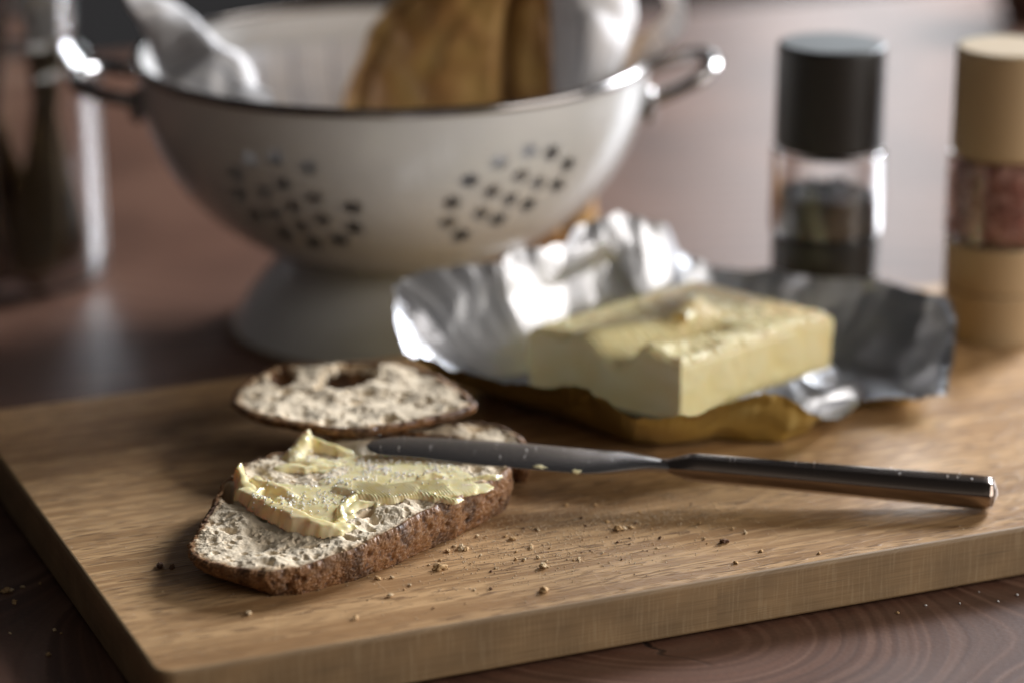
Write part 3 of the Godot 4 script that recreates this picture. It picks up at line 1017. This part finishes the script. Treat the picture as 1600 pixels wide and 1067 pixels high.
# ---------------------------------------------------------------- mills and jar
func mill(called: String, label: String, at: Vector3, r: float, heights: Array, cap_mat: Material, base_mat: Material, filling: Material, sd: int) -> void:
	var root := thing(called, label, "spice mill", at, "spice mills standing at the back of the board")
	var hb: float = heights[0]
	var hg: float = heights[1]
	var ht: float = heights[2]
	if called == "salt_mill":
		var seam: float = heights[3]
		obj("base", lathe(rounded([[0.0, 0.0], [r * 0.99, 0.0], [r, seam - 0.0006], [r * 0.97, seam], [0, seam]], 0.0012), 72), base_mat, root)
		obj("grinder_ring", lathe(rounded([[0.0, seam + 0.0003], [r * 0.97, seam + 0.0003], [r, seam + 0.001], [r, hb], [r * 0.8, hb], [0, hb]], 0.0012), 72), base_mat, root)
	else:
		obj("base", lathe(rounded([[0.0, 0.0], [r * 0.97, 0.0], [r * 0.985, hb], [r * 0.8, hb], [0, hb]], 0.0014), 72), base_mat, root)
	# glass wall, outside and inside skins
	obj("glass", lathe(rounded([[r * 0.90, hb + 0.0008], [r * 1.03, hb + 0.0008], [r * 1.03, hg - 0.0008], [r * 0.90, hg - 0.0008], [r * 0.90, hb + 0.0008]], 0.0012), 72), M.glass, root)
	obj("cap", lathe(rounded([[0.0, hg - 0.004], [r * 0.55, hg - 0.0035], [r * 0.86, hg - 0.0005], [r * 0.985, hg + 0.0003], [r * 0.975, ht], [0.0, ht]], 0.0022), 72), cap_mat, root)
	# the filling: grains heaped in the glass, too many to count
	var rng := RandomNumberGenerator.new()
	rng.seed = sd
	var level := hb + (hg - hb) * (0.42 if called == "pepper_mill" else 0.86)
	var mm := MultiMesh.new()
	mm.transform_format = MultiMesh.TRANSFORM_3D
	mm.use_colors = true
	var gr := 0.0026 if called == "pepper_mill" else 0.0034
	mm.mesh = lump(gr, sd, Vector3.ONE, 6, 0.08 if called == "pepper_mill" else 0.35)
	var list := []
	for k in 1400:
		var a := rng.randf() * TAU
		var q := sqrt(rng.randf()) * (r * 0.9 - gr)
		if k % 2 == 0: q = r * 0.9 - gr
		list.append(Vector3(cos(a) * q, rng.randf_range(hb + gr, level - gr * 0.5 + rng.randf() * 0.003), sin(a) * q))
	mm.instance_count = list.size()
	for k in list.size():
		mm.set_instance_transform(k, Transform3D(Basis.from_euler(Vector3(rng.randf(), rng.randf(), rng.randf()) * 6.0), list[k]))
		if called == "pepper_mill":
			mm.set_instance_color(k, Color(0.012, 0.010, 0.009).lerp(Color(0.028, 0.019, 0.015), rng.randf()))
		else:
			mm.set_instance_color(k, Color(0.42, 0.13, 0.09).lerp(Color(0.72, 0.42, 0.34), rng.randf()).lerp(Color(0.16, 0.04, 0.03), rng.randf() * rng.randf()))
	var mi := MultiMeshInstance3D.new()
	mi.name = "peppercorns" if called == "pepper_mill" else "salt_chunks"
	mi.multimesh = mm
	mi.material_override = filling
	root.add_child(mi, true)
	tag(mi, "black peppercorns seen through the glass" if called == "pepper_mill" else "coarse pink salt seen through the glass", "", "", "stuff")


func jar() -> void:
	var at := Vector3(-0.240, 0.0, -1.318)
	var root := thing("glass_jar", "tall clear glass jar at the left edge, holding steel cutlery", "jar", at)
	var r := 0.0445
	obj("glass_wall", lathe(rounded([[0.0, 0.0], [r * 0.9, 0.0], [r, 0.004], [r, 0.098], [r * 0.93, 0.108], [0.033, 0.118], [0.0325, 0.151], [0.0300, 0.151], [0.0305, 0.117], [r * 0.86, 0.106], [r - 0.0034, 0.096], [r - 0.0034, 0.009], [0.0, 0.006]], 0.004), 96), M.glass, root)
	for y in [0.124, 0.131, 0.138]:
		var p := PackedVector3Array()
		var rad := PackedFloat32Array()
		for k in 65:
			var a := TAU * k / 64
			p.append(Vector3(cos(a) * 0.033, y + 0.0035 * k / 64.0, sin(a) * 0.033))
			rad.append(0.0014)
		obj("screw_thread", sweep(p, rad, 8), M.pane, root)
	# cutlery leaning in the jar, handles up and down at different slants
	var rng := RandomNumberGenerator.new()
	rng.seed = 44
	var ends := [[-20, 6, 22, 4, 150, 14, "steel cutlery handle at the front of the glass jar, slanting up to the right"], [12, 4, 26, 27, 160, -4, "bronze coloured cutlery handle nearest the right wall of the glass jar"],
		[-28, 4, 8, -12, 165, -20, "steel cutlery handle at the left of the glass jar, leaning away"], [24, 5, 2, 10, 158, -14, "bronze coloured cutlery handle in the jar with its foot against the right wall"],
		[2, 4, -22, -20, 150, 12, "bronze coloured cutlery handle rising from the back of the glass jar"], [-6, 4, 27, -25, 155, 16, "steel cutlery handle in the front of the jar, slanting up to the left"]]
	for e in ends:
		var a := Vector3(e[0], e[1], e[2]) * 0.001
		var b := Vector3(e[3], e[4], e[5]) * 0.001
		var item := thing("cutlery_handle", e[6], "cutlery", at, "cutlery handles standing in the glass jar")
		var v := PackedVector3Array()
		var d := (b - a).normalized()
		var side := d.cross(Vector3.BACK).normalized()
		for i in 25:
			var t := i / 24.0
			var w := lerpf(0.0125, 0.0055, smoothstep(0.0, 0.6, t)) * sqrt(1.0 - pow(1.0 - minf(t * 9.0, 1.0), 2.0) * 0.97)
			var nrm := side.cross(d)
			for k in 16:
				var an := TAU * k / 16
				v.append(a.lerp(b, t) + side * cos(an) * w + nrm * sin(an) * 0.0017)
		obj("handle", make_mesh(v, grid(25, 16, true, false)), M.steel_handle if e[0] < 0 else M.bronze, item)


# ---------------------------------------------------------------- board and table
func cutting_board() -> void:
	var e1 := Vector3(0.92009, 0, -0.39170)
	var root := thing("cutting_board", "thick pale wooden cutting board with rounded corners on a dark table", "cutting board", Vector3(-0.1114, 0.0, -0.8153))
	root.rotation.y = atan2(0.39170, 0.92009)   # local x runs along the front edge, local -z to the back
	var L := 0.52
	var W := 0.269
	var cr := 0.007
	var y0 := 0.0012
	var y1 := BOARD_TOP
	# outline with round corners
	var line := []
	for c: Array in [[L - cr, -cr, PI / 2, 0.0], [L - cr, -W + cr, 0.0, -PI / 2], [cr, -W + cr, -PI / 2, -PI], [cr, -cr, -PI, -PI * 1.5]]:
		for k in 13:
			var a: float = lerpf(c[2], c[3], k / 12.0)
			line.append([Vector2(c[0], c[1]), Vector2(cos(a), sin(a))])
	# subdivide the long runs
	var around := line.size()
	var wear := noise(41, 35.0, FastNoiseLite.TYPE_SIMPLEX_SMOOTH, 3)
	var ring := func(inset: float, y: float) -> Array:
		var out := []
		for p in line:
			var q: Vector2 = p[0] + p[1] * (cr - inset)
			out.append(Vector3(q.x, y, q.y))
		return out
	var rows := []
	var b := 0.0016
	for k in 6:
		var a := PI / 2 * k / 5.0
		rows.append(ring.call(b * (1 - sin(a)), y0 + b * (1 - cos(a))))
	for k in 6:
		var a := PI / 2 * k / 5.0
		rows.append(ring.call(b * (1 - cos(a)), y1 - b * (1 - sin(a))))
	var v := PackedVector3Array()
	var uv := PackedVector2Array()
	for r in rows:
		var run := 0.0
		for k in around + 1:
			var p: Vector3 = r[k % around]
			if k > 0: run += (p - (r[k - 1] as Vector3)).length()
			v.append(p)
			uv.append(Vector2(run / 0.25, (p.y - y0) / (y1 - y0)))
	obj("side", make_mesh(v, grid(rows.size(), around + 1, false, false), true, null, uv), M.board_side, root)
	# top: a finely divided sheet inside the bevel
	var tv := PackedVector3Array()
	var tu := PackedVector2Array()
	var inner: Array = ring.call(b, y1)
	var steps := 24
	var mid := Vector3(L / 2, y1, -W / 2)
	for s in steps + 1:
		for k in around:
			var p: Vector3 = mid.lerp(inner[k], float(s) / steps)
			tv.append(p)
			tu.append(Vector2(p.x / L, -p.z / W))
	obj("top", make_mesh(tv, grid(steps + 1, around, true, true), true, null, tu), M.board_top, root)
	var under := PackedVector3Array()
	var low: Array = ring.call(b, y0)
	under.append(Vector3(L / 2, y0, -W / 2))
	var ui := PackedInt32Array()
	for k in around:
		under.append(low[k])
		ui.append_array([0, k + 1, (k + 1) % around + 1])
	obj("underside", make_mesh(under, ui, false), M.board_plain, root)


func table() -> void:
	var t := Node3D.new()
	t.name = "table"
	add_child(t, true)
	tag(t, "dark reddish brown wooden table top with curved growth rings", "", "", "structure")
	t.rotation.y = atan2(0.39170, 0.92009)
	# the far edge runs parallel to the board and passes behind the colander
	var inv := t.transform.affine_inverse()
	var far_ := (inv * Vector3(-0.27, 0, -1.81)).z
	var x0 := -2.2
	var x1 := 3.2
	var z1 := 0.6
	var v := PackedVector3Array([Vector3(x0, 0, far_), Vector3(x1, 0, far_), Vector3(x1, 0, z1), Vector3(x0, 0, z1)])
	var uv := PackedVector2Array()
	for p in v:
		var w: Vector3 = t.transform * p
		uv.append(Vector2((w.x - 0.0435) / 0.90 + 730.0 / 1408.0, (w.z + 0.8873) / 0.90 + 560.0 / 1408.0))
	obj("table_top", make_mesh(v, PackedInt32Array([0, 1, 2, 0, 2, 3]), true, null, uv), M.table, t)
	var ed := PackedVector3Array([Vector3(x0, 0, far_), Vector3(x1, 0, far_), Vector3(x0, -0.04, far_), Vector3(x1, -0.04, far_)])
	obj("table_edge", make_mesh(ed, PackedInt32Array([0, 2, 1, 1, 2, 3]), false), M.table_plain, t)


func crumbs() -> void:
	var variants := []
	for k in 6:
		variants.append(lump(1.0, 200 + k, Vector3(1.1, 0.55, 0.85), 9, 0.62))
	var mats := [M.crumb_bit, M.crumb_pale, M.crust_bit]
	var rng := RandomNumberGenerator.new()
	rng.seed = 21
	var put := func(x: float, z: float, r: float, y: float, label: String, group: String, m: Material):
		var o := obj("bread_crumb", variants[rng.randi() % 6], m, self, Vector3(x, y + r * 0.5, z))
		o.scale = Vector3.ONE * r
		o.rotation = Vector3(rng.randf() * 0.5, rng.randf() * TAU, rng.randf() * 0.5)
		tag(o, label, "bread crumb", group)
	var board := [0.0105, -0.9030, 1.4, 0.0107, -0.8818, 1.5, -0.0252, -0.9013, 1.6, -0.0230, -0.9022, 1.1, -0.0179, -0.9198, 1.4, -0.0160, -0.9190, 0.9, -0.0223, -0.9175, 0.9, -0.0456, -0.8928, 1.0, -0.0407, -0.8780, 1.0, -0.0515, -0.8593, 0.9, -0.0869, -0.8630, 1.1, -0.0346, -0.8873, 0.6, -0.0409, -0.8940, 0.7,
		0.0375, -0.9378, 1.5, 0.0395, -0.9385, 1.0, 0.0421, -0.9396, 0.9, 0.0826, -0.9348, 0.7, 0.0771, -0.9070, 0.8, 0.0868, -0.9175, 0.7, 0.0067, -0.9216, 0.8, 0.0000, -0.9287, 1.0, -0.0023, -0.9317, 0.7, 0.1067, -0.9157, 0.6, 0.0784, -0.9384, 0.6, 0.0197, -0.9615, 0.8, 0.0302, -0.9615, 0.7, 0.0089, -0.9116, 0.7, 0.0461, -0.9552, 0.6]
	var special := {0: "round pale crumb in the middle of the board, straight behind another round crumb", 1: "round pale crumb closest to the front edge in the middle of the board", 2: "largest crumb of the pair lying just off the front corner of the buttered slice",
		9: "pale crumb nearest the front edge of the board, below the tip of the buttered slice", 10: "lone pale crumb at the front left of the board, left of all other pale crumbs", 13: "largest crumb of the little heap below the neck of the knife"}
	for i in range(0, board.size(), 3):
		var own: String = special.get(i / 3, "")
		put.call(board[i], board[i + 1], board[i + 2] * 0.001, BOARD_TOP, own if own else "pale brown bread crumb lying on the cutting board in front of the bread", "bread crumbs on the board in front of the slice", mats[rng.randi() % 2])
	put.call(0.0741, -0.9258, 0.0014, BOARD_TOP, "dark brown crust crumb lying alone on the board below the knife handle", "", M.crust_bit)
	put.call(0.0755, -0.9262, 0.0009, BOARD_TOP, "small dark crust crumb touching the lone crust crumb below the knife handle", "", M.crust_bit)
	put.call(-0.1208, -0.9036, 0.0014, BOARD_TOP, "blackish crust crumb in the shade left of the buttered bread, the larger of two", "", M.crust_bit)
	put.call(-0.1167, -0.9024, 0.0010, BOARD_TOP, "blackish crust crumb in the shade left of the buttered bread, the smaller of two", "", M.crust_bit)
	# more, strewn in front of the slice and under the knife
	for k in 90:
		var x := rng.randfn(0.02, 0.035)
		var z := -0.915 - x * 0.40 + rng.randfn(0.0, 0.018)
		if x - 0.0 < -0.06 or (z + 0.962) < (0.0 - x) * 1.47 + 0.004: continue
		if k % 3 == 0:
			put.call(x, z, 0.00025 + 0.0005 * pow(rng.randf(), 2.0), BOARD_TOP, "tiny dark crust crumb among the pale crumbs on the cutting board", "dark crust crumbs on the board in front of the slice", M.crust_bit)
		else:
			put.call(x, z, 0.00025 + 0.0005 * pow(rng.randf(), 2.0), BOARD_TOP, "pale brown bread crumb lying on the cutting board in front of the bread", "bread crumbs on the board in front of the slice", mats[rng.randi() % 2])
	var left := [-0.1793, -0.9288, 1.4, -0.1775, -0.9292, 1.1, -0.1746, -0.9191, 0.9, -0.1739, -0.9329, 0.7, -0.1558, -0.8747, 0.9, -0.1568, -0.8953, 0.7, -0.1542, -0.8926, 0.5, -0.1717, -0.8926, 0.5, -0.1683, -0.9363, 0.5]
	for i in range(0, left.size(), 3):
		put.call(left[i], left[i + 1], left[i + 2] * 0.001, 0.0, "yellowish bread crumb on the dark table left of the cutting board", "bread crumbs on the table left of the board", mats[i % 2])
	var right := [0.1448, -0.9168, 0.4, 0.1570, -0.9185, 0.35, 0.1707, -0.9202, 0.4, 0.1784, -0.9259, 0.5, 0.1653, -0.9288, 0.3]
	for i in range(0, right.size(), 3):
		put.call(right[i], right[i + 1], right[i + 2] * 0.001, 0.0, "tiny white crumb on the table in front of the board", "white crumbs on the table at lower right", M.salt)
	put.call(0.1341, -0.9101, 0.0006, 0.0, "orange brown crumb on the ringed table top in front of the board", "", M.crumb_bit)
	# crumb dust on the board: nobody could count it
	var mm := MultiMesh.new()
	mm.transform_format = MultiMesh.TRANSFORM_3D
	mm.use_colors = true
	mm.mesh = lump(1.0, 300, Vector3(1, 0.7, 1), 4, 0.4)
	var list := []
	while list.size() < 12000:
		var x := rng.randfn(0.015, 0.035)
		var z := -0.926 - x * 0.36 + rng.randfn(0.0, 0.020)
		if list.size() % 3 == 1:
			x = rng.randfn(0.045, 0.028)
			z = -0.952 - (x - 0.045) * 0.2 + rng.randfn(0.0, 0.006)
		if list.size() % 9 == 0:
			x = rng.randf_range(-0.15, 0.3)
			z = rng.randf_range(-1.02, -0.84) - x * 0.4
		var lx := (x + 0.1114) * 0.92009 - (z + 0.8153) * 0.3917
		var lz := (x + 0.1114) * 0.3917 + (z + 0.8153) * 0.92009
		if lx < 0.006 or lz > -0.006 or lz < -0.25: continue
		list.append(Vector3(x, BOARD_TOP, z))
	mm.instance_count = list.size()
	for k in list.size():
		var s := 0.00006 + 0.00022 * pow(rng.randf(), 4.0)
		mm.set_instance_transform(k, Transform3D(Basis.from_euler(Vector3(rng.randf(), rng.randf() * 6, 0)).scaled(Vector3.ONE * s), list[k] + Vector3.UP * s * 0.4))
		mm.set_instance_color(k, Color(0.55, 0.38, 0.22).lerp(Color(0.72, 0.60, 0.44), rng.randf()))
	var mi := MultiMeshInstance3D.new()
	mi.name = "crumb_dust"
	mi.multimesh = mm
	mi.material_override = M.dust
	add_child(mi, true)
	tag(mi, "fine pale crumb dust strewn over the board in front of the bread", "crumb dust", "", "stuff")


# ---------------------------------------------------------------- the scene
func _ready() -> void:
	var cam := Camera3D.new()
	cam.name = "camera"
	add_child(cam)
	cam.position = Vector3(0, 0.395, 0)
	cam.rotation_degrees = Vector3(-18.0, 0, 0)
	var lens := CameraAttributesPhysical.new()
	lens.frustum_focal_length = 99.9
	lens.frustum_focus_distance = 0.980
	lens.exposure_aperture = 3.9
	lens.frustum_near = 0.05
	lens.frustum_far = 60.0
	cam.attributes = lens
	cam.far = 60.0
	cam.current = true

	var env := Environment.new()
	env.background_mode = Environment.BG_COLOR
	env.background_color = lin(0.018, 0.0175, 0.018)
	env.tonemap_mode = Environment.TONE_MAPPER_LINEAR
	env.tonemap_exposure = 1.6
	env.sdfgi_enabled = true
	env.ssao_enabled = true
	env.ssil_enabled = true
	var we := WorldEnvironment.new()
	we.environment = env
	add_child(we)

	# daylight from a large window to the right, and from a narrower one across the table behind
	var window := AreaLight3D.new()
	window.name = "window_daylight_right"
	window.area_size = Vector2(1.7, 1.1)
	window.light_energy = 2.1
	window.light_color = Color(1.0, 0.98, 0.96)
	window.shadow_enabled = true
	window.area_range = 6.0
	add_child(window)
	window.look_at_from_position(Vector3(1.9, 0.72, -0.55), Vector3(0.02, 0.02, -1.0))
	var back_window := AreaLight3D.new()
	back_window.name = "window_daylight_back_right"
	back_window.area_size = Vector2(0.6, 0.6)
	back_window.light_energy = 7.6
	back_window.light_color = Color(0.95, 0.97, 1.0)
	back_window.shadow_enabled = true
	back_window.area_range = 8.0
	add_child(back_window)
	back_window.look_at_from_position(Vector3(1.40, 1.0, -2.65), Vector3(0.0, 0.0, -1.0))
	var far_window := AreaLight3D.new()
	far_window.name = "window_daylight_back"
	far_window.area_size = Vector2(0.34, 1.0)
	far_window.light_energy = 0.40
	far_window.light_color = Color(0.95, 0.98, 1.0)
	far_window.shadow_enabled = true
	far_window.area_range = 8.0
	add_child(far_window)
	far_window.look_at_from_position(Vector3(0.50, 0.86, -4.0), Vector3(0.0, 0.0, -1.0))

	# the rest of the room behind the camera, a broad dim source that the foil and the enamel mirror
	var room := AreaLight3D.new()
	room.name = "room_light_front"
	room.area_size = Vector2(3.0, 1.6)
	room.light_energy = 0.20
	room.light_color = Color(1.0, 0.96, 0.91)
	room.shadow_enabled = true
	room.area_range = 8.0
	add_child(room)
	room.look_at_from_position(Vector3(0.3, 1.9, 1.0), Vector3(0.0, 0.0, -1.0))

	materials()
	table()
	cutting_board()

	var at := colander()
	colander_contents(at)
	jar()
	mill("pepper_mill", "pepper mill with a dark cap and base and peppercorns in its glass", Vector3(0.1358, BOARD_TOP, -1.1845), 0.0236, [0.0405, 0.0785, 0.1235], M.black_plastic, M.black_plastic, M.grain, 51)
	mill("salt_mill", "salt mill with a beige cap and base and pink salt in its glass", Vector3(0.2092, BOARD_TOP, -1.168), 0.0236, [0.0425, 0.080, 0.1255, 0.0222], M.beige, M.beige, M.grain, 52)

	var pot := thing("dark_pot", "dark brown pot cut off by the top right corner, beyond the salt mill", "pot", Vector3(0.362, 0.0, -1.93))
	obj("pot_body", lathe(rounded([[0.0, 0.0], [0.024, 0.0], [0.031, 0.02], [0.031, 0.06], [0.026, 0.07], [0.024, 0.07], [0.0, 0.068]], 0.006), 48), M.pot, pot)

	# the buttered slice in front
	var o1 := Vector3(-0.055, BOARD_TOP, -0.93)
	var slice := thing("bread_slice", "slice of crusty bread in front, half covered in butter and salt", "bread slice", o1)
	var out1 := plan([-0.1096, -0.9004, -0.1074, -0.8897, -0.0964, -0.8809, -0.0809, -0.8754, -0.0643, -0.8821, -0.0519, -0.8918, -0.0394, -0.9042, -0.0267, -0.9202, -0.0136, -0.9375, -0.0023, -0.9533, 0.0000, -0.9624, -0.0070, -0.9778, -0.0236, -0.9867, -0.0380, -0.9922, -0.0572, -0.9957, -0.0711, -0.9895, -0.0821, -0.9785, -0.0887, -0.9730, -0.0974, -0.9633, -0.1018, -0.9527, -0.1042, -0.9425, -0.1051, -0.9302, -0.1082, -0.9151])
	for k in out1.size(): out1[k] -= Vector2(o1.x, o1.z)
	var under := func(p: Vector2) -> float:
		# the underside draws in most at the front left, where the slice curls off the board
		return lerpf(0.0016, 0.011, smoothstep(-0.015, -0.05, p.x) * smoothstep(-0.02, 0.03, p.y))
	bread_slice(slice, out1, 0.015, 401, 230, 1200, [[Vector2(-0.030, -0.002), 0.0035, 0.006, 0.5, 0.008], [Vector2(-0.045, -0.010), 0.0035, 0.006, 0.2, 0.009], [Vector2(0.004, 0.012), 0.005, 0.0016, 0.9, 0.006]], under, slice_thins)
	butter_spread(slice, o1, 0.015)

	# the heel lying behind it, under the knife
	var o3 := Vector3(-0.03, BOARD_TOP, -0.995)
	var heel := thing("bread_slice", "small bread slice under the knife blade, between the buttered slice and the foil", "bread slice", o3)
	var out3 := plan([-0.0560, -1.0040, -0.0481, -1.0100, -0.0386, -1.0105, -0.0242, -1.0110, -0.0097, -1.0100, 0.0000, -1.0016, 0.0043, -0.9918, 0.0060, -0.9850, 0.0010, -0.9830, -0.0092, -0.9880, -0.0368, -0.9972, -0.0500, -0.9990])
	for k in out3.size(): out3[k] -= Vector2(o3.x, o3.z)
	bread_slice(heel, out3, 0.0145, 431, 50, 420, [[Vector2(0.016, -0.008), 0.003, 0.004, 0.0, 0.006]], func(_p): return 0.002)

	# the slice farther back, resting on the heel
	var o2 := Vector3(-0.062, BOARD_TOP + 0.0128, -1.025)
	var rear := thing("bread_slice", "unbuttered bread slice with two large holes, in front of the colander", "bread slice", o2)
	var out2 := plan([-0.1077, -1.0282, -0.1033, -1.0126, -0.0906, -0.9988, -0.0709, -0.9889, -0.0542, -0.9847, -0.0379, -0.9917, -0.0156, -1.0060, -0.0150, -1.0170, -0.0234, -1.0358, -0.0351, -1.0544, -0.0454, -1.0624, -0.0657, -1.0648, -0.0834, -1.0648, -0.0932, -1.0608, -0.1031, -1.0450])
	for k in out2.size(): out2[k] -= Vector2(o2.x, o2.z)
	bread_slice(rear, out2, 0.0078, 461, 130, 640, [[Vector2(-0.0275, -0.026), 0.0058, 0.013, 0.1], [Vector2(-0.0015, -0.023), 0.0105, 0.015, -0.25], [Vector2(-0.042, -0.012), 0.003, 0.004, 0.0, 0.006], [Vector2(-0.024, -0.006), 0.003, 0.004, 0.0, 0.005]], func(_p): return 0.015)
	rear.rotation.z = deg_to_rad(1.5)

	foil()
	butter_block()
	knife()
	crumbs()


func materials() -> void:
	var bt := board_textures()
	var m := mat(Color.WHITE, 0.38)
	m.albedo_texture = bt[0]
	m.heightmap_enabled = true
	m.heightmap_texture = bt[1]
	m.heightmap_scale = 0.05
	M.board_top = m
	m = mat(Color.WHITE, 0.6)
	m.albedo_texture = board_side_texture()
	M.board_side = m
	M.board_plain = mat(lin(0.3, 0.19, 0.09), 0.7)
	var tt := table_textures()
	m = mat(Color.WHITE, 0.40)
	m.albedo_texture = tt[0]
	m.heightmap_enabled = true
	m.heightmap_texture = tt[1]
	m.heightmap_scale = 0.05
	M.table = m
	M.table_plain = mat(lin(0.1, 0.045, 0.028), 0.6)
	M.crumb = vmat(0.85)
	M.crust = vmat(0.55)
	M.loaf = vmat(0.6)
	M.butter = vmat(0.38)
	M.butter.subsurf_scatter_enabled = true
	M.butter.subsurf_scatter_strength = 0.12
	M.butter_soft = vmat(0.26)
	M.butter_soft.subsurf_scatter_enabled = true
	M.butter_soft.subsurf_scatter_strength = 0.15
	M.butter_plain = mat(lin(0.84, 0.74, 0.43), 0.3)
	m = mat(lin(0.93, 0.91, 0.88), 0.4)
	M.salt = m
	M.steel_blade = mat(lin(0.42, 0.385, 0.365), 0.24, 1.0)
	M.steel_handle = mat(lin(0.27, 0.215, 0.18), 0.2, 1.0)
	M.bronze = mat(lin(0.22, 0.16, 0.09), 0.35, 1.0)
	M.chrome = mat(lin(0.33, 0.31, 0.30), 0.16, 1.0)
	M.worn_edge = mat(lin(0.28, 0.19, 0.11), 0.5)
	M.enamel = mat(lin(0.72, 0.715, 0.70), 0.20)
	M.silver = mat(lin(0.56, 0.56, 0.575), 0.38, 1.0)
	M.gold = mat(lin(0.70, 0.64, 0.30), 0.28, 1.0)
	M.black_plastic = mat(lin(0.016, 0.014, 0.012), 0.48)
	M.beige = mat(lin(0.46, 0.33, 0.185), 0.55)
	M.pot = mat(lin(0.05, 0.022, 0.014), 0.4)
	M.grain = vmat(0.45)
	m = mat(Color(1, 1, 1, 0.06), 0.03)
	m.transparency = BaseMaterial3D.TRANSPARENCY_ALPHA
	M.pane = m
	m = mat(Color(1, 1, 1, 0.0), 0.02)
	m.transparency = BaseMaterial3D.TRANSPARENCY_ALPHA
	m.refraction_enabled = true
	m.refraction_scale = 0.05
	M.glass = m
	# linen: thin grey-blue stripes woven into white
	var im := Image.create(256, 8, false, Image.FORMAT_RGB8)
	for x in 256:
		var stripe := x % 32
		var c := lin(0.80, 0.78, 0.77)
		if stripe in [3, 4, 5, 9]: c = lin(0.42, 0.42, 0.46)
		for y in 8: im.set_pixel(x, y, c)
	m = mat(Color.WHITE, 0.9)
	m.albedo_texture = ImageTexture.create_from_image(im)
	M.linen = m
	M.crumb_bit = mat(lin(0.60, 0.39, 0.19), 0.85)
	M.crumb_pale = mat(lin(0.72, 0.55, 0.34), 0.85)
	M.crust_bit = mat(lin(0.14, 0.065, 0.03), 0.8)
	M.dust = vmat(0.9)
